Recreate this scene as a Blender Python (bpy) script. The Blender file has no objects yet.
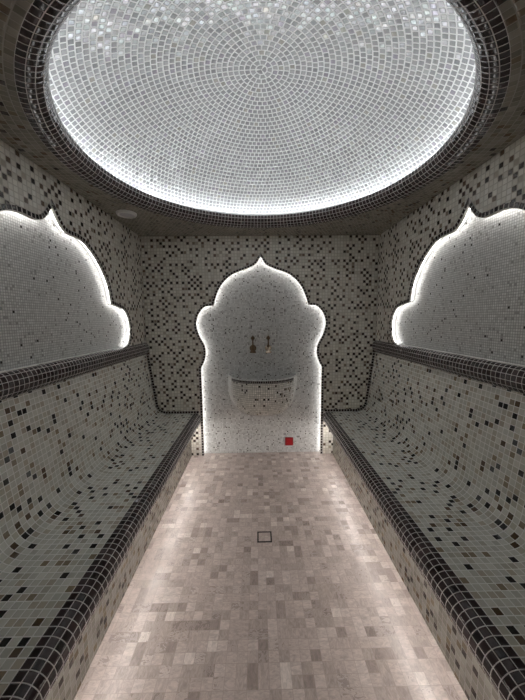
import bpy, math
from mathutils import Vector, Matrix
from mathutils.geometry import tessellate_polygon

C = bpy.context.scene.collection
PI = math.pi
T = 0.0305                                  # mosaic module
W, D, HC, Y0 = 1.229, 3.101, 2.345, -0.45   # half width, back wall, ceiling, wall behind the doorway
DX, DY = 0.002, 1.766                       # axis of the dome
NY = 1.805                                  # middle of the side niches
LIP, DEEP, BACK = 0.014, 0.052, 0.020       # niche lip, depth, how far the cavity runs behind the lip

# ------------------------------------------------------------------ materials
class G:
    def __init__(s, name):
        s.m = bpy.data.materials.new(name); s.m.use_nodes = True
        s.t = s.m.node_tree; s.t.nodes.clear()
        s.out = s.n('ShaderNodeOutputMaterial')
    def n(s, kind, **kw):
        nd = s.t.nodes.new(kind)
        for k, v in kw.items(): setattr(nd, k, v)
        return nd
    def put(s, sock, v):
        if hasattr(v, 'is_output'): s.t.links.new(v, sock)
        else: sock.default_value = v
    def f(s, op, a, b=0.0, c=0.0, clamp=False):
        nd = s.n('ShaderNodeMath', operation=op, use_clamp=clamp)
        for i, v in enumerate((a, b, c)): s.put(nd.inputs[i], v)
        return nd.outputs[0]
    def v(s, op, a, b=None, scale=None):
        nd = s.n('ShaderNodeVectorMath', operation=op)
        s.put(nd.inputs[0], a)
        if b is not None: s.put(nd.inputs[1], b)
        if scale is not None: s.put(nd.inputs['Scale'], scale)
        return nd.outputs[1] if op in ('LENGTH', 'DOT_PRODUCT') else nd.outputs[0]
    def sep(s, a):
        nd = s.n('ShaderNodeSeparateXYZ'); s.put(nd.inputs[0], a); return nd.outputs
    def comb(s, x, y, z=0.0):
        nd = s.n('ShaderNodeCombineXYZ')
        for i, v in enumerate((x, y, z)): s.put(nd.inputs[i], v)
        return nd.outputs[0]
    def noise(s, vec):
        nd = s.n('ShaderNodeTexWhiteNoise', noise_dimensions='3D'); s.put(nd.inputs['Vector'], vec)
        return nd.outputs['Value'], nd.outputs['Color']
    def ramp(s, fac, stops):
        nd = s.n('ShaderNodeValToRGB'); r = nd.color_ramp; r.interpolation = 'CONSTANT'
        acc = 0.0
        for i, (p, c) in enumerate(stops):
            e = r.elements[0] if i == 0 else (r.elements[1] if i == 1 else r.elements.new(acc))
            e.position = acc; e.color = (*c, 1); acc += p
        if len(stops) == 1: r.elements[1].color = (*stops[0][1], 1)
        s.put(nd.inputs[0], fac); return nd.outputs[0]
    def mix(s, fac, a, b, mode='MIX'):
        nd = s.n('ShaderNodeMix', data_type='RGBA', blend_type=mode)
        s.put(nd.inputs[0], fac); s.put(nd.inputs[6], a); s.put(nd.inputs[7], b)
        return nd.outputs[2]
    def bsdf(s, **kw):
        nd = s.n('ShaderNodeBsdfPrincipled')
        for k, v in kw.items(): s.put(nd.inputs[k.replace('_', ' ')], v)
        s.t.links.new(nd.outputs[0], s.out.inputs[0]); return nd

def tile_shader(g, cell, fx, fy, stops, grout, gw, rough, jitter, block=None, seed=0.0, bump=0.0016,
                film=None, vary=0.18, spec=0.5, metal=0.0):
    val, col = g.noise(g.v('ADD', cell, (seed, seed * 1.7, 0.37)))
    c = g.ramp(val, stops)
    cx, cy, _ = g.sep(cell)
    if block:      # dark tiles, never edge to edge: a tile whose number beats its four neighbours', every other place favoured
        share, lift, darks = block
        def num(dx, dy): return g.noise(g.v('ADD', cell, (dx + .5, dy + .5, seed + 11.3)))
        mine, mc = num(0, 0)
        top = g.f('MAXIMUM', g.f('MAXIMUM', num(1, 0)[0], num(-1, 0)[0]), g.f('MAXIMUM', num(0, 1)[0], num(0, -1)[0]))
        even = g.f('LESS_THAN', g.f('FRACT', g.f('MULTIPLY', g.f('ADD', g.f('ADD', cx, cy), .25), .5)), .5)
        mine = g.f('ADD', mine, g.f('MULTIPLY_ADD', even, 2 * lift, -lift))
        _, m1, m2 = g.sep(mc)
        hit = g.f('MULTIPLY', g.f('GREATER_THAN', mine, top), g.f('LESS_THAN', m1, share))
        c = g.mix(hit, c, g.ramp(m2, darks))
    r, gg, b = g.sep(col)
    br = g.f('MULTIPLY_ADD', gg, vary * 2, 1.0 - vary)
    c = g.mix(1.0, c, g.comb(br, br, br), 'MULTIPLY')
    ex = g.f('MINIMUM', fx, g.f('SUBTRACT', 1.0, fx)); ey = g.f('MINIMUM', fy, g.f('SUBTRACT', 1.0, fy))
    e = g.f('MINIMUM', ex, ey)
    mask = g.f('GREATER_THAN', e, gw)
    hgt = g.f('MULTIPLY', g.f('SUBTRACT', e, gw), 1.0 / 0.10, clamp=True)
    colour = g.mix(mask, (*grout, 1), c)
    geo = g.n('ShaderNodeNewGeometry')
    tilt = g.v('SCALE', g.v('SUBTRACT', col, (0.5, 0.5, 0.5)), scale=g.f('MULTIPLY', mask, jitter))
    nrm = g.v('NORMALIZE', g.v('ADD', geo.outputs['Normal'], tilt))
    bp = g.n('ShaderNodeBump'); bp.inputs['Strength'].default_value = 0.5; bp.inputs['Distance'].default_value = bump
    g.put(bp.inputs['Height'], hgt); g.put(bp.inputs['Normal'], nrm)
    ro = g.f('MULTIPLY_ADD', mask, rough - 0.7, 0.7)
    nd = g.bsdf(Base_Color=colour, Roughness=ro, Normal=bp.outputs[0])
    nd.inputs['Specular IOR Level'].default_value = spec
    if metal: g.put(nd.inputs['Metallic'], g.f('MULTIPLY', mask, metal))
    if film:
        g.put(nd.inputs['Thin Film Thickness'], g.f('MULTIPLY', mask, g.f('MULTIPLY_ADD', b, film[1], film[0])))
        nd.inputs['Thin Film IOR'].default_value = 1.6
    return nd

def mosaic(name, stops, size=T, grout=(.4, .4, .38), gw=0.055, rough=.16, jitter=.10, **kw):
    g = G(name)
    uv = g.n('ShaderNodeUVMap', uv_map='UVMap').outputs[0]
    p = g.v('SCALE', uv, scale=1.0 / size)
    fx, fy, _ = g.sep(g.v('FRACTION', p))
    tile_shader(g, g.v('FLOOR', p), fx, fy, stops, grout, gw, rough, jitter, **kw)
    return g.m

def ring_mosaic(name, stops, size, grout, sphere=None, r0=0.0, gw=.06, rough=.16, jitter=.1, **kw):
    """tiles laid in rings about the object's own z axis"""
    g = G(name)
    x, y, _ = g.sep(g.n('ShaderNodeTexCoord').outputs['Object'])
    r = g.f('SQRT', g.f('ADD', g.f('MULTIPLY', x, x), g.f('MULTIPLY', y, y)))
    a = g.f('MULTIPLY_ADD', g.f('ARCTAN2', y, x), 1 / (2 * PI), 0.5)
    s = g.f('MULTIPLY', g.f('ARCSINE', g.f('DIVIDE', r, sphere)), sphere) if sphere else g.f('SUBTRACT', r, r0)
    q = g.f('DIVIDE', s, size); ring = g.f('FLOOR', q); fy = g.f('FRACT', q)
    mid = g.f('MULTIPLY', g.f('ADD', ring, 0.5), size)
    rr = g.f('MULTIPLY', g.f('SINE', g.f('DIVIDE', mid, sphere)), sphere) if sphere else g.f('ADD', mid, r0)
    cnt = g.f('ROUND', g.f('MULTIPLY', rr, 2 * PI / size))
    u = g.f('MULTIPLY', a, cnt)
    tile_shader(g, g.comb(g.f('FLOOR', u), ring), g.f('FRACT', u), fy, stops, grout, gw, rough, jitter, **kw)
    return g.m

def plain(name, col, rough=.4, metal=0.0):
    g = G(name); g.bsdf(Base_Color=(*col, 1), Roughness=rough, Metallic=metal); return g.m

def glow(name, col, strength):
    g = G(name); e = g.n('ShaderNodeEmission'); e.inputs[0].default_value = (*col, 1); e.inputs[1].default_value = strength
    g.t.links.new(e.outputs[0], g.out.inputs[0]); return g.m

LT = [(.34, (.80, .78, .71)), (.30, (.76, .735, .665)), (.20, (.70, .67, .60)), (.16, (.84, .825, .77))]
LG = [(.34, (.71, .705, .64)), (.30, (.66, .66, .60)), (.22, (.59, .57, .49)), (.14, (.76, .76, .70))]
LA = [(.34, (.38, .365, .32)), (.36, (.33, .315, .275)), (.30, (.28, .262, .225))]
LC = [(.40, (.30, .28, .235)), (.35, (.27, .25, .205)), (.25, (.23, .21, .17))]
def blend(darks, LT=LT):
    k = 1 - sum(p for p, c in darks)
    return darks + [(p * k, c) for p, c in LT]
BLACK, DKBR, BR, TAN = (.008, .007, .007), (.045, .030, .022), (.13, .088, .052), (.25, .20, .14)
M = {}
M['wall'] = mosaic('wall_mosaic', blend([(.012, (.30, .25, .19)), (.06, (.50, .45, .375))]), grout=(.52, .49, .43), gw=.085, rough=.22, jitter=.06, vary=.08,
                   block=(.96, .16, [(.5, (.040, .029, .024)), (.33, (.075, .052, .040)), (.17, (.16, .115, .082))]))
M['bench'] = mosaic('bench_mosaic', blend([(.012, BLACK), (.025, (.12, .08, .05)), (.045, (.30, .245, .165)), (.11, (.56, .51, .42))], LG),
                    grout=(.92, .92, .89), gw=.065, rough=.12, jitter=.06, seed=3.0, vary=.08, block=(.40, .0, [(.85, BLACK), (.15, (.10, .065, .035))]))
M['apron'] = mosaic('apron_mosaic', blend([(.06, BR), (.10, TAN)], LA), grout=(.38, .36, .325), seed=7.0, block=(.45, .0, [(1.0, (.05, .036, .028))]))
M['dark'] = mosaic('dark_trim_mosaic', [(.35, (.030, .019, .020)), (.35, (.042, .027, .028)), (.2, (.058, .038, .038)), (.1, (.018, .012, .012))],
                   grout=(.68, .65, .64), gw=.052, rough=.13, jitter=.09, vary=.25)
M['dark_row'] = mosaic('dark_row_mosaic', [(.6, (.026, .017, .016)), (.4, (.045, .030, .026))], grout=(.50, .48, .45), gw=.12)
M['dark_small'] = mosaic('small_dark_mosaic', [(.6, (.022, .014, .013)), (.4, (.04, .026, .022))], size=.024, grout=(.45, .44, .42), gw=.10)
M['panel'] = mosaic('white_niche_mosaic', [(.008, (.05, .045, .04)), (.036, (.40, .395, .38)), (.36, (.70, .70, .685)), (.35, (.76, .76, .745)), (.246, (.64, .64, .625))],
                    size=.0145, grout=(.34, .34, .33), gw=.10, rough=.2, jitter=.07, vary=.07, bump=.0008, seed=5.0)
M['pebble'] = mosaic('speckled_niche_mosaic', [(.008, (.07, .065, .06)), (.03, (.30, .29, .28)), (.10, (.50, .49, .48)), (.31, (.70, .70, .69)), (.33, (.77, .77, .76)), (.222, (.62, .62, .61))],
                     size=.0145, grout=(.48, .48, .47), gw=.07, rough=.2, jitter=.08, vary=.08, bump=.0008, seed=9.0)
M['basin'] = mosaic('basin_mosaic', [(.04, (.03, .025, .02)), (.02, TAN), (.5, (.88, .87, .83)), (.42, (.82, .81, .77))],
                    size=.024, grout=(.38, .37, .345), gw=.09, seed=2.0)
M['basin_white'] = mosaic('basin_white_mosaic', [(.5, (.88, .87, .84)), (.5, (.84, .83, .80))], size=.024, grout=(.5, .5, .48), seed=4.0, rough=.1)
RS = 1.718
M['dome'] = ring_mosaic('pearl_dome_mosaic', [(.31, (.48, .49, .50)), (.37, (.52, .53, .54)), (.24, (.44, .45, .465)), (.05, (.48, .46, .52)), (.03, (.52, .51, .465))], .031, (.84, .85, .85),
                        sphere=RS, gw=.11, rough=.21, jitter=.11, film=(280.0, 420.0), vary=.08, bump=.0022, spec=.8, metal=.22)
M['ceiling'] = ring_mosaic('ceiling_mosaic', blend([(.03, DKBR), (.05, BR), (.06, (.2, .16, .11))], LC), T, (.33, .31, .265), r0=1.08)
M['led'] = glow('led_white', (1.0, .985, .97), 1.5)
M['led_dome'] = glow('led_cool_white', (.95, .98, 1.0), 2.9)
M['led_bench'] = glow('led_warm_white', (1.0, .95, .92), 6.6)
M['white'] = plain('white_plastic', (.75, .75, .74), .35)
M['lens'] = plain('frosted_lens', (.50, .50, .54), .3)
M['bronze'] = plain('aged_bronze', (.13, .088, .055), .30, 1.0)
M['steel'] = plain('polished_bronze', (.62, .52, .42), .2, 1.0)
M['red'] = plain('red_plastic', (.34, .008, .012), .35)
M['red2'] = plain('bright_red_plastic', (.50, .010, .016), .3)
M['black'] = plain('black_metal', (.014, .012, .011), .75)
M['plaster'] = plain('white_plaster', (.75, .75, .74), .7)

def floor_mat():
    g = G('marble_floor_tiles')
    x, y, _ = g.sep(g.n('ShaderNodeTexCoord').outputs['Object'])
    S = .094
    px, py = g.f('DIVIDE', x, S), g.f('DIVIDE', y, S)
    # the rows shift a little from sheet to sheet
    cx, cy = g.f('FLOOR', px), g.f('FLOOR', py)
    h, hc = g.noise(g.comb(cx, cy, 1.0))
    sx = g.f('GREATER_THAN', h, .13); sy = g.f('MAXIMUM', g.f('LESS_THAN', h, .10), g.f('GREATER_THAN', h, .27))
    nx, ny = g.f('ADD', sx, 1.0), g.f('ADD', sy, 1.0)
    qx, qy = g.f('MULTIPLY', g.f('FRACT', px), nx), g.f('MULTIPLY', g.f('FRACT', py), ny)
    ix, iy = g.f('FLOOR', qx), g.f('FLOOR', qy)
    fx, fy = g.f('FRACT', qx), g.f('FRACT', qy)
    cell = g.comb(g.f('MULTIPLY_ADD', ix, .5, cx), g.f('MULTIPLY_ADD', iy, .5, cy), h)
    tv, tc = g.noise(cell)
    base = g.ramp(tv, [(.14, (.57, .488, .452)), (.26, (.525, .442, .406)), (.28, (.48, .40, .367)), (.20, (.43, .357, .323)), (.08, (.34, .275, .245)), (.04, (.66, .585, .54))])
    # veins, turned a different way in every tile
    r, gg, b = g.sep(tc)
    flip = g.f('GREATER_THAN', r, .5)
    vx = g.f('ADD', g.f('MULTIPLY', x, g.f('MULTIPLY_ADD', flip, 16.0, 14.0)), g.f('MULTIPLY', gg, 40.0))
    vy = g.f('ADD', g.f('MULTIPLY', y, g.f('MULTIPLY_ADD', flip, -16.0, 30.0)), g.f('MULTIPLY', b, 40.0))
    nz = g.n('ShaderNodeTexNoise'); nz.inputs['Scale'].default_value = 2.6; nz.inputs['Detail'].default_value = 5.0
    nz.inputs['Roughness'].default_value = .65; nz.inputs['Distortion'].default_value = .9
    g.put(nz.inputs['Vector'], g.comb(vx, vy, g.f('MULTIPLY', tv, 30.0)))
    k = g.f('MULTIPLY_ADD', nz.outputs[0], 1.25, .36)
    c = g.mix(1.0, base, g.comb(k, k, k), 'MULTIPLY')
    # worn blotches that belong to single stones
    bl = g.f('GREATER_THAN', g.f('MULTIPLY', gg, nz.outputs[0]), .49)
    c = g.mix(g.f('MULTIPLY', bl, .55), c, (.12, .085, .07, 1))
    dx = g.f('DIVIDE', g.f('MINIMUM', fx, g.f('SUBTRACT', 1.0, fx)), nx); dy = g.f('DIVIDE', g.f('MINIMUM', fy, g.f('SUBTRACT', 1.0, fy)), ny)
    mask = g.f('GREATER_THAN', g.f('MINIMUM', dx, dy), .010)
    c = g.mix(mask, (.40, .33, .295, 1), c)
    geo = g.n('ShaderNodeNewGeometry')
    nrm = g.v('NORMALIZE', g.v('ADD', geo.outputs['Normal'], g.v('SCALE', g.v('SUBTRACT', tc, (.5, .5, .5)), scale=.03)))
    g.bsdf(Base_Color=c, Roughness=g.f('MULTIPLY_ADD', b, .14, .27), Normal=nrm)
    return g.m
M['floor'] = floor_mat()

# ------------------------------------------------------------------ mesh helpers
def mk(name, verts, faces, mat, parent=None, uvs=None, origin=None, smooth=False):
    """faces are index lists; uvs: one (u, v) per vertex or one list per face"""
    if origin: verts = [Vector(v) - Vector(origin) for v in verts]
    me = bpy.data.meshes.new(name); me.from_pydata([tuple(v) for v in verts], [], faces)
    if uvs:
        ul = me.uv_layers.new(name='UVMap').data; i = 0
        for fi, f in enumerate(faces):
            for k, vi in enumerate(f):
                ul[i].uv = uvs[fi][k] if isinstance(uvs[0], list) else uvs[vi]; i += 1
    me.materials.append(mat); me.validate(); me.update()
    if smooth:
        for p in me.polygons: p.use_smooth = True
    o = bpy.data.objects.new(name, me); C.objects.link(o)
    if origin: o.location = origin
    if parent:
        bpy.context.view_layer.update()
        o.parent = parent; o.matrix_parent_inverse = parent.matrix_world.inverted()
    return o

def fix_normals(o):
    import bmesh
    b = bmesh.new(); b.from_mesh(o.data); bmesh.ops.recalc_face_normals(b, faces=b.faces[:]); b.to_mesh(o.data); b.free(); return o

def thing(name, label, cat, loc, group=None):
    e = bpy.data.objects.new(name, None); C.objects.link(e); e.location = loc; e.empty_display_size = .1
    e['label'] = label; e['category'] = cat; e['kind'] = 'thing'
    if group: e['group'] = group
    bpy.context.view_layer.update(); return e

def struct(o): o['kind'] = 'structure'; return o

def catmull(pts, n=8):
    out = []
    for i in range(len(pts) - 1):
        p0 = Vector(pts[i - 1]) if i else 2 * Vector(pts[0]) - Vector(pts[1])
        p1, p2 = Vector(pts[i]), Vector(pts[i + 1])
        p3 = Vector(pts[i + 2]) if i + 2 < len(pts) else 2 * p2 - p1
        for k in range(n):
            t = k / n
            out.append(.5 * ((2 * p1) + (p2 - p0) * t + (2 * p0 - 5 * p1 + 4 * p2 - p3) * t * t + (3 * p1 - p0 - 3 * p2 + p3) * t ** 3))
    out.append(Vector(pts[-1])); return out

def half_outline(*segs):
    out = []
    for s in segs:
        c = catmull(s) if len(s) > 2 else [Vector(p) for p in s]
        out += c if not out else c[1:]
    return out
def mirror(h):                                # full outline, from one foot over the tip to the other foot
    return [p.copy() for p in h] + [Vector((-p.x, p.y)) for p in reversed(h[:-1])]

def offset(pts, d):
    """open outline running counter-clockwise; d > 0 moves it outward"""
    out = []
    for i, p in enumerate(pts):
        a = (p - pts[i - 1]).normalized() if i else None
        b = (pts[i + 1] - p).normalized() if i + 1 < len(pts) else None
        na = Vector((a.y, -a.x)) if a else None; nb = Vector((b.y, -b.x)) if b else None
        if na is None: n, k = nb, 1
        elif nb is None: n, k = na, 1
        else:
            n = (na + nb); n = n.normalized() if n.length > 1e-6 else na
            k = 1 / max(n.dot(na), .42)
        out.append(p + n * d * k)
    return out

def arc(pts):
    l = [0.0]
    for a, b in zip(pts, pts[1:]): l.append(l[-1] + (Vector(b) - Vector(a)).length)
    return l

def band(name, pa, pb, da, db, place, mat, parent, thick=None):
    """ribbon between two outlines pa / pb lying at depths da / db; with thick: a solid bar of that depth"""
    L = arc(pa); n = len(pa); w = (Vector(pb[n // 3]) - Vector(pa[n // 3])).length + abs(db - da)
    if thick is None:
        v = [place(p, da) for p in pa] + [place(p, db) for p in pb]
        uv = [(l, 0) for l in L] + [(l, w) for l in L]
        f = [[i, i + 1, n + i + 1, n + i] for i in range(n - 1)]
    else:
        v = [place(p, da) for p in pa] + [place(p, db) for p in pb] + [place(p, db + thick) for p in pb] + [place(p, da + thick) for p in pa]
        uv = [(l, 0) for l in L] + [(l, w) for l in L] + [(l, w * 1.1) for l in L] + [(l, -.1 * w) for l in L]
        f = []
        for a, b in ((0, 1), (1, 2), (2, 3), (3, 0)):
            f += [[a * n + i, a * n + i + 1, b * n + i + 1, b * n + i] for i in range(n - 1)]
        f += [[0, n, 2 * n, 3 * n], [n - 1, 2 * n - 1, 3 * n - 1, 4 * n - 1]]
    o = mk(name, v, f, mat, parent, uv)
    return fix_normals(o) if thick is not None else o

def fill(loops, place, depth, flip=False):
    """triangles filling the first loop minus the others"""
    flat = [p for lp in loops for p in lp]
    tris = tessellate_polygon([[Vector((p[0], p[1], 0)) for p in lp] for lp in loops])
    return [place(p, depth) for p in flat], [list(t) for t in tris], [(p[0] + 5, p[1] + 5) for p in flat]

def slab(name, loops, place, depth, thick, mat):
    """a wall with holes, front face at depth, solid to depth + thick"""
    v, f, uv = fill(loops, place, depth)
    v2, _, _ = fill(loops, place, depth + thick); n = len(v)
    f2 = [[i + n for i in reversed(t)] for t in f]; sides = []; s = 0
    for lp in loops:
        for i in range(len(lp)):
            a, b = s + i, s + (i + 1) % len(lp); sides.append([a, b, b + n, a + n])
        s += len(lp)
    o = mk(name, v + v2, f + f2 + sides, mat, None, uv + uv)
    return fix_normals(o)

def prism(name, prof, place, y0, y1, mat, parent, v0=0.0):
    n = len(prof); L = arc(list(prof) + [prof[0]])
    v = [place(p, y0) for p in prof] + [place(p, y1) for p in prof]; f = []; uv = []
    for i in range(n):
        j = (i + 1) % n
        f.append([i, j, n + j, n + i])
        uv.append([(y0 + 5, L[i] + v0), (y0 + 5, L[i + 1] + v0), (y1 + 5, L[i + 1] + v0), (y1 + 5, L[i] + v0)])
    f.append(list(range(n))[::-1]); uv.append([(p[0], p[1]) for p in prof][::-1])
    f.append(list(range(n, 2 * n))); uv.append([(p[0], p[1]) for p in prof])
    return fix_normals(mk(name, v, f, mat, parent, uv))

def lathe(name, prof, origin, mat, parent, seg=48, axis='z', uscale=None, smooth=True):
    """prof: (radius, height) pairs turned about an axis through origin"""
    L = arc(prof); v = []; f = []; uv = []; n = len(prof); O = Vector(origin)
    for k in range(seg):
        a = 2 * PI * k / seg
        for r, h in prof:
            q = Vector((r * math.cos(a), r * math.sin(a), h))
            if axis == 'y': q = Vector((q.x, -q.z, q.y))            # height runs toward the viewer
            v.append(O + q)
    us = uscale or 1.0
    for k in range(seg):
        k2 = (k + 1) % seg
        for i in range(n - 1):
            if prof[i][0] < 1e-6 and prof[i + 1][0] < 1e-6: continue
            f.append([k * n + i, k2 * n + i, k2 * n + i + 1, k * n + i + 1])
            uv.append([(k * us / seg, L[i]), ((k + 1) * us / seg, L[i]), ((k + 1) * us / seg, L[i + 1]), (k * us / seg, L[i + 1])])
    o = mk(name, v, f, mat, parent, uv, smooth=smooth)
    import bmesh
    b = bmesh.new(); b.from_mesh(o.data); bmesh.ops.remove_doubles(b, verts=b.verts[:], dist=1e-6)
    bmesh.ops.recalc_face_normals(b, faces=b.faces[:]); b.to_mesh(o.data); b.free()
    return o

def box(name, c, s, mat, parent, bevel=.002):
    import bmesh
    b = bmesh.new(); bmesh.ops.create_cube(b, size=1.0)
    for v in b.verts: v.co = Vector((v.co.x * s[0], v.co.y * s[1], v.co.z * s[2])) + Vector(c)
    if bevel: bmesh.ops.bevel(b, geom=b.edges[:], offset=bevel, segments=2, affect='EDGES')
    me = bpy.data.meshes.new(name); b.to_mesh(me); b.free(); me.materials.append(mat)
    o = bpy.data.objects.new(name, me); C.objects.link(o)
    if parent:
        bpy.context.view_layer.update(); o.parent = parent; o.matrix_parent_inverse = parent.matrix_world.inverted()
    return o

# placements of the wall planes: p = (along, up), depth behind the wall
def on_back(p, d): return Vector((p[0], D + d, p[1]))
def on_left(p, d): return Vector((-W - d, NY + p[0], p[1]))
def on_right(p, d): return Vector((W + d, NY + p[0], p[1]))
def on_front(p, d): return Vector((p[0], Y0 - d, p[1]))

# ------------------------------------------------------------------ outlines of the niches
BACK_HALF = half_outline(
    [(.643, 0.0), (.648, .985)],
    [(.648, .985), (.619, 1.035), (.593, 1.132), (.604, 1.225), (.655, 1.326), (.684, 1.441), (.662, 1.545), (.590, 1.628), (.497, 1.640)],
    [(.497, 1.640), (.480, 1.705), (.415, 1.847), (.298, 1.958), (.135, 2.020), (.053, 2.062), (0, 2.135)])
SIDE_HALF = half_outline(
    [(.845, 1.262), (.915, 1.295), (.955, 1.385), (.945, 1.490), (.880, 1.575), (.780, 1.605), (.640, 1.628)],
    [(.640, 1.628), (.598, 1.780), (.485, 1.922), (.345, 2.018), (.245, 2.044), (.150, 2.045), (.095, 2.058), (.050, 2.095), (0, 2.160)])
BO, SO = mirror(BACK_HALF), mirror(SIDE_HALF)

def densify(pts, step=.03):
    out = [pts[0]]
    for a, b in zip(pts, pts[1:]):
        k = max(1, int((b - a).length / step))
        out += [a.lerp(b, i / k) for i in range(1, k + 1)]
    return out
BO, SO = densify(BO), densify(SO)

# ------------------------------------------------------------------ setting
TOP = HC + .02
rim_n = 128
hole = [(DX + 1.08 * math.cos(2 * PI * k / rim_n), DY + 1.08 * math.sin(2 * PI * k / rim_n)) for k in range(rim_n)]
CX0, CX1, CY0, CY1 = -W - .1, W + .1, Y0 - .05, D + .1
v, f, uv = fill([[(CX0, CY0), (CX1, CY0), (CX1, CY1), (CX0, CY1)], hole], lambda p, d: Vector((p[0], p[1], d)), HC)
v2 = [q + Vector((0, 0, .05)) for q in v]; n = len(v)
ff = f + [[i + n for i in reversed(t)] for t in f]
for s, m in ((0, 4), (4, rim_n)):
    ff += [[s + i, s + (i + 1) % m, s + (i + 1) % m + n, s + i + n] for i in range(m)]
struct(fix_normals(mk('ceiling', v + v2, ff, M['ceiling'], None, None, origin=(DX, DY, HC))))

fl = [(-W - .1, Y0 - .05, 0), (W + .1, Y0 - .05, 0), (W + .1, D + .1, 0), (-W - .1, D + .1, 0)]
fl += [(a, b, -.05) for a, b, _ in fl]
struct(fix_normals(mk('floor', fl, [[0, 1, 2, 3], [7, 6, 5, 4], [0, 4, 5, 1], [1, 5, 6, 2], [2, 6, 7, 3], [3, 7, 4, 0]], M['floor'])))

back_loop = [Vector((W + .1, 0)), Vector((W + .1, HC)), Vector((-W - .1, HC)), Vector((-W - .1, 0))] + list(reversed(BO))
struct(slab('wall_back', [back_loop], on_back, 0.0, LIP, M['wall']))
for nm, pl in (('wall_left', on_left), ('wall_right', on_right)):
    rect = [(Y0 - NY, 0), (D - NY, 0), (D - NY, HC), (Y0 - NY, HC)]
    struct(slab(nm, [rect, [tuple(p) for p in SO]], pl, 0.0, LIP, M['wall']))
struct(slab('wall_front', [[(-W, 0), (W, 0), (W, HC), (-W, HC)]], on_front, 0.0, LIP, M['wall']))

# ------------------------------------------------------------------ niches
def niche(label, loc, outline, place, panel_mat, rebound):
    t = thing('lit_niche', label, 'niche', loc)
    cav = offset(outline, BACK)
    def gap(q):                                  # distance to the opening's edge
        m = 9.0
        for a, b in zip(outline, outline[1:]):
            k = max(0.0, min(1.0, (q - a).dot(b - a) / max((b - a).length_squared, 1e-12)))
            m = min(m, (q - a - (b - a) * k).length)
        return m
    cav = [q for i, q in enumerate(cav) if i in (0, len(cav) - 1) or gap(q) > BACK * .96]
    if rebound == 'floor':
        cav[0].y = cav[-1].y = 0.0005; edge_src = outline
    else:
        cav[0].y = cav[-1].y = outline[0].y - .004; edge_src = outline
    # back panel, a thin slab
    v, f, uv = fill([cav], place, DEEP); n = len(v)
    v += [place(p, DEEP + .012) for p in cav]; m = len(cav)
    ff = f + [[i + n for i in reversed(q)] for q in f] + [[i, (i + 1) % m, (i + 1) % m + n, i + n] for i in range(m)]
    fix_normals(mk('back_panel', v, ff, panel_mat, t, uv + uv))
    # cavity side behind the lip
    band('reveal', cav, cav, LIP, DEEP, place, M['plaster'], t)
    if rebound != 'floor':                       # sill of the cavity
        a = [Vector(cav[0]), Vector(cav[-1])]
        band('sill', a, a, LIP, DEEP, place, M['plaster'], t)
    # row of dark tiles on the wall round the opening
    band('edging', offset(outline, .0008), offset(outline, .0285), -.0025, -.0025, place, M['dark_row'], t, thick=.0024)
    # light strip on the cavity side
    band('led_strip', offset(outline, BACK - .002), offset(outline, BACK - .006), .018, .018, place, M['led'], t, thick=.016)
    return t

niche('tall arched niche of white mosaic on the back wall, glowing edge, reaching the floor', (0, D, 0), BO, on_back, M['pebble'], 'floor')
niche('wide arched niche of white mosaic above the left bench, glowing edge', (-W, NY, 1.262), SO, on_left, M['panel'], 'ledge')
niche('wide arched niche of white mosaic above the right bench, glowing edge', (W, NY, 1.262), SO, on_right, M['panel'], 'ledge')

# ------------------------------------------------------------------ dome
dome = thing('ceiling_dome', 'large round dome of pearly white mosaic in the ceiling with dark mosaic rim', 'dome', (DX, DY, HC))
ring = [(1.08 - .1 * math.sin(a), 2.42 - .075 * math.cos(a)) for a in [PI / 2 * k / 12 for k in range(13)]]
lathe('rim', [(1.083, HC - .0)] + [(r, z - .001) for r, z in ring] + [(.981, 2.424), (.985, 2.427), (.990, 2.424), (.991, 2.400)], (DX, DY, 0), M['dark'], dome, seg=160,
      uscale=round(2 * PI * 1.03 / T) * T, smooth=True)
lathe('cove_ledge', [(.991, 2.400), (1.095, 2.400), (1.095, 2.48)], (DX, DY, 0), M['plaster'], dome, seg=128)
ZS = 2.865 - RS
a1 = math.asin(1.09 / RS)
lathe('shell', [(RS * math.sin(a1 * k / 36), RS * math.cos(a1 * k / 36)) for k in range(37)], (0, 0, 0), M['dome'], None, seg=160)
sh = bpy.data.objects['shell']; sh.location = (DX, DY, ZS); sh.parent = dome
bpy.context.view_layer.update(); sh.matrix_parent_inverse = dome.matrix_world.inverted()
lathe('led_strip', [(1.094, 2.402), (1.088, 2.402), (1.088, 2.442), (1.094, 2.442)], (DX, DY, 0), M['led_dome'], dome, seg=160)

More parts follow.
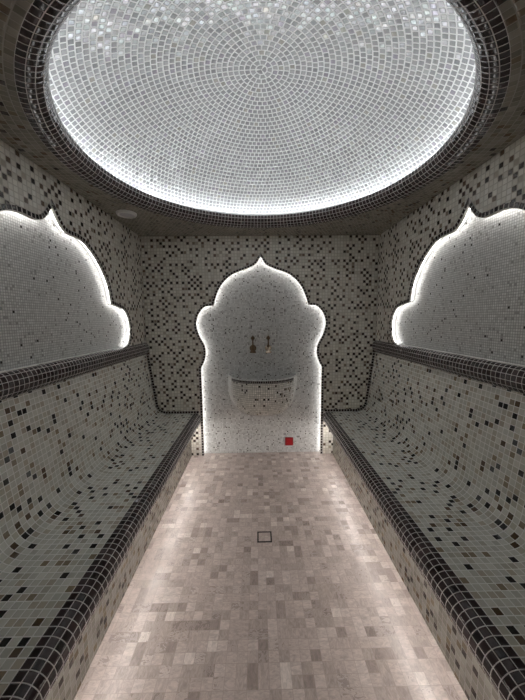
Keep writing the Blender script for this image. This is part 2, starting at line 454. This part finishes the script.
# ------------------------------------------------------------------ benches
def bez(p0, p1, p2, p3, n):
    o = []
    for k in range(n + 1):
        t = k / n; s = 1 - t
        o.append(tuple(s ** 3 * a + 3 * s * s * t * b + 3 * s * t * t * c + t ** 3 * d for a, b, c, d in zip(p0, p1, p2, p3)))
    return o
def bench(label, sg):
    t = thing('mosaic_bench', label, 'bench', (sg * .78, NY, 0), 'benches along the side walls')
    pl = lambda p, y: Vector((sg * p[0], y, p[1]))
    ya, yb = Y0 + .001, D - .003
    SZ = .48
    prism('seat', [(.745, SZ), (1.02, SZ), (1.02, .362), (.745, .362)], pl, ya, yb, M['bench'], t)
    cove = bez((1.02, SZ), (1.115, SZ), (1.145, .525), (1.157, .61), 10)
    prism('backrest', cove + [(1.2265, 1.135), (1.228, 1.135), (1.228, .362), (1.02, .362)], pl, ya, yb, M['bench'], t, v0=.275)
    nose = [(.745, SZ)] + [(.72 - .06 * math.sin(a), .42 + .06 * math.cos(a)) for a in [PI * k / 16 for k in range(17)]] + [(.745, .36)]
    prism('nosing', nose, pl, ya, yb, M['dark'], t)
    led = [(1.228 - .040 * math.sin(a), 1.198 + .0635 * math.cos(a)) for a in [PI * k / 14 for k in range(15)]]
    prism('backrest_ledge', led, pl, ya, yb, M['dark'], t)
    prism('apron', [(.78, .001), (.78, .361), (.80, .361), (.80, .001)], pl, ya, yb, M['apron'], t, v0=.01)
    prism('led_strip', [(.764, .360), (.764, .352), (.778, .352), (.778, .360)], pl, ya + .02, yb - .02, M['led_bench'], t)
    # row of dark tiles on the back wall following the seat and backrest
    prof = [Vector(p) for p in [(.655, SZ), (.745, SZ)] + cove + [(1.2265, 1.135)]]
    prof = densify(prof)
    up = offset(prof, -.0285)
    up = [Vector((p.x, p.y)) for p in up]
    bk = lambda p, d: Vector((sg * p[0], D + d, p[1]))
    lo = offset(prof, -.0005)
    keep = [i for i in range(len(prof)) if prof[i].x >= .672]
    band('edging', [lo[i] for i in keep], [up[i] for i in keep], -.0026, -.0026, bk, M['dark_row'], t, thick=.0024)
    return t
bench('long mosaic bench along the left wall with dark rounded front edge', -1)
bench('long mosaic bench along the right wall with dark rounded front edge', 1)

# ------------------------------------------------------------------ basin
def basin():
    yw = D + DEEP - .0005
    t = thing('wash_basin', 'half round mosaic wash basin on the white back niche below two taps', 'basin', (0.008, yw, .48))
    X0, ZR, HH, RX, RY = .008, .905, .425, .372, .40
    E = 3.2
    def plan(a, rx, ry):                          # a from -pi/2 to pi/2, superellipse
        s, c = math.sin(a), max(math.cos(a), 0.0)
        return (rx * math.copysign(abs(s) ** (2 / 2.25), s), ry * c ** (2 / 2.25))
    def ext(q):                                   # size factor at drop q (0 rim .. 1 bottom)
        return max(1 - q ** E, 0.0) ** (1 / E)
    NA, NQ = 48, 22
    qs = [math.sin(PI / 2 * k / NQ) ** 1.0 for k in range(NQ + 1)]
    def surf(name, i0, i1, k0, k1, mat, d=0.0):
        v = []; uvs = []; f = []; nk = k1 - k0 + 1
        for i in range(i0, i1 + 1):
            a = -PI / 2 + PI * i / NA
            for k in range(k0, k1 + 1):
                e = ext(qs[k]); rx, ry = max(RX * e, 0.0), max(RY * (.10 + .90 * e) if k < NQ else .0, 0.0)
                px, py = plan(a, rx + d, ry + d)
                v.append((X0 + px, yw - py, ZR - HH * qs[k])); uvs.append((3 + .52 * a, 3 - HH * qs[k] * 1.1))
        for i in range(i1 - i0):
            for k in range(nk - 1): f.append([i * nk + k, (i + 1) * nk + k, (i + 1) * nk + k + 1, i * nk + k + 1])
        return mk(name, v, f, mat, t, uvs, smooth=True)
    ia, ib, kq = 9, NA - 9, 15
    surf('front_face', ia, ib, 1, kq, M['basin'])
    # white border: both cheeks, then the underside
    surf('cheek', 0, ia, 0, NQ, M['basin_white']); surf('cheek', ib, NA, 0, NQ, M['basin_white'])
    surf('underside', ia, ib, kq, NQ, M['basin_white'])
    surf('edging', ia, ib, 0, 1, M['dark_small'], .0)
    # rim and hollow
    th = .020
    def loop(name, offs, mat):
        v = []; f = []; uvs = []; n = len(offs)
        for i in range(NA + 1):
            a = -PI / 2 + PI * i / NA
            for (d, z, q) in offs:
                e = ext(q); px, py = plan(a, max(RX * e - d, .0), max(RY * e - d, 0.0))
                v.append((X0 + px, yw - py, z)); uvs.append((3 + .5 * a, 3 + d + z))
        for i in range(NA):
            for k in range(n - 1): f.append([i * n + k, i * n + k + 1, (i + 1) * n + k + 1, (i + 1) * n + k])
        return mk(name, v, f, mat, t, uvs, smooth=False)
    loop('rim', [(0, ZR, 0), (.006, ZR + .008, 0), (th - .006, ZR + .008, 0), (th, ZR, 0)], M['pebble'])
    loop('hollow', [(th, ZR - .26 * k / 12, (k / 12.0)) for k in range(12)] + [(th, ZR - .26, .9999)], M['pebble'])
    return t
basin()

# ------------------------------------------------------------------ taps
def tap(label, x, metal):
    yw = D + DEEP - .0005; z = 1.185
    t = thing('wall_tap', label, 'tap', (x, yw, z), 'taps above the basin')
    lathe('flange', [(0, 0), (.036, 0), (.036, .006), (.030, .012), (.020, .016), (.0, .016)], (x, yw, z), metal, t, 32, 'y')
    lathe('body', [(0, .014), (.016, .016), (.016, .060), (.018, .064), (.019, .075), (.017, .086), (.010, .092), (0, .093)], (x, yw, z), metal, t, 32, 'y')
    y = yw - .072
    lathe('spout', [(0, -.002), (.014, -.004), (.017, -.012), (.028, -.028), (.036, -.038), (.036, -.043), (.028, -.043), (.014, -.034), (0, -.034)], (x, y, z), metal, t, 28)
    lathe('stem', [(0, .012), (.015, .014), (.015, .034), (.009, .040), (.007, .085), (.010, .090), (.010, .098), (0, .100)], (x, y, z), M['bronze'], t, 24)
    h = lathe('handle', [(0, .096), (.016, .098), (.022, .108), (.021, .120), (.012, .130), (.006, .138), (0, .140)], (x, y, z), M['bronze'], t, 6, smooth=False)
    return t
tap('left one of the two bronze taps above the wash basin, evenly dark', -.090, M['bronze'])
tap('right one of the two bronze taps above the wash basin, shinier lower part', .074, M['steel'])

# ------------------------------------------------------------------ red plate, ceiling light, drain
yw = D + DEEP
t = thing('red_switch', 'small square red switch low on the white niche near the floor', 'switch', (.302, yw, .13))
box('plate', (.302, yw - .009, .13), (.090, .018, .090), M['red'], t, .004)
box('button', (.302, yw - .020, .13), (.058, .006, .058), M['red2'], t, .002)

lx, ly = -1.068, 2.44
t = thing('ceiling_light', 'small round white flush light on the ceiling corner beside the dome rim', 'light', (lx, ly, HC))
lathe('ring', [(.056, HC - .003), (.056, HC - .018), (.062, HC - .021), (.070, HC - .019), (.076, HC - .010), (.077, HC - .0005)], (lx, ly, 0), M['white'], t, 48)
lathe('lens', [(0, HC - .014), (.030, HC - .0135), (.057, HC - .012), (.057, HC - .004)], (lx, ly, 0), M['lens'], t, 40)

t = thing('floor_drain', 'small square floor drain with thin black frame in the marble floor', 'drain', (-.003, 1.87, 0))
x0, y0, h = -.003, 1.87, .050
vs = []; fs = []
for r in (h, h - .0095):
    for z in (.0003, .0025):
        vs += [(x0 - r, y0 - r, z), (x0 + r, y0 - r, z), (x0 + r, y0 + r, z), (x0 - r, y0 + r, z)]
for a, b in ((0, 4), (4, 12), (12, 8), (8, 0)):
    fs += [[a + i, a + (i + 1) % 4, b + (i + 1) % 4, b + i] for i in range(4)]
fix_normals(mk('frame', vs, fs, M['black'], t))
r = h - .0095
mk('stone_insert', [(x0 - r, y0 - r, .0015), (x0 + r, y0 - r, .0015), (x0 + r, y0 + r, .0015), (x0 - r, y0 + r, .0015)], [[0, 1, 2, 3]], M['floor'], t)

# ------------------------------------------------------------------ camera
f_px, th, ya, cx, ro = 292.136, .1066, .0138, -.0309, .0092
fw = Vector((math.sin(ya) * math.cos(th), math.cos(ya) * math.cos(th), -math.sin(th)))
rt = Vector((math.cos(ya), -math.sin(ya), 0)); up = rt.cross(fw)
r2 = rt * math.cos(ro) - up * math.sin(ro); u2 = rt * math.sin(ro) + up * math.cos(ro)
cd = bpy.data.cameras.new('camera'); cd.sensor_fit = 'VERTICAL'; cd.sensor_height = 24.0; cd.lens = f_px * 24.0 / 700.0; cd.clip_start = .02
co = bpy.data.objects.new('camera', cd); C.objects.link(co)
co.matrix_world = Matrix(((r2.x, u2.x, -fw.x, cx), (r2.y, u2.y, -fw.y, 0), (r2.z, u2.z, -fw.z, 1.5), (0, 0, 0, 1)))
sc = bpy.context.scene; sc.camera = co
w = bpy.data.worlds.new('world'); sc.world = w; w.use_nodes = True
w.node_tree.nodes['Background'].inputs[1].default_value = 0.0
vs_ = sc.view_settings; sc.display_settings.display_device = 'sRGB'
vs_.view_transform = 'Standard'; vs_.look = 'None'; vs_.gamma = 1.0; vs_.use_curve_mapping = False; vs_.exposure = 2.35
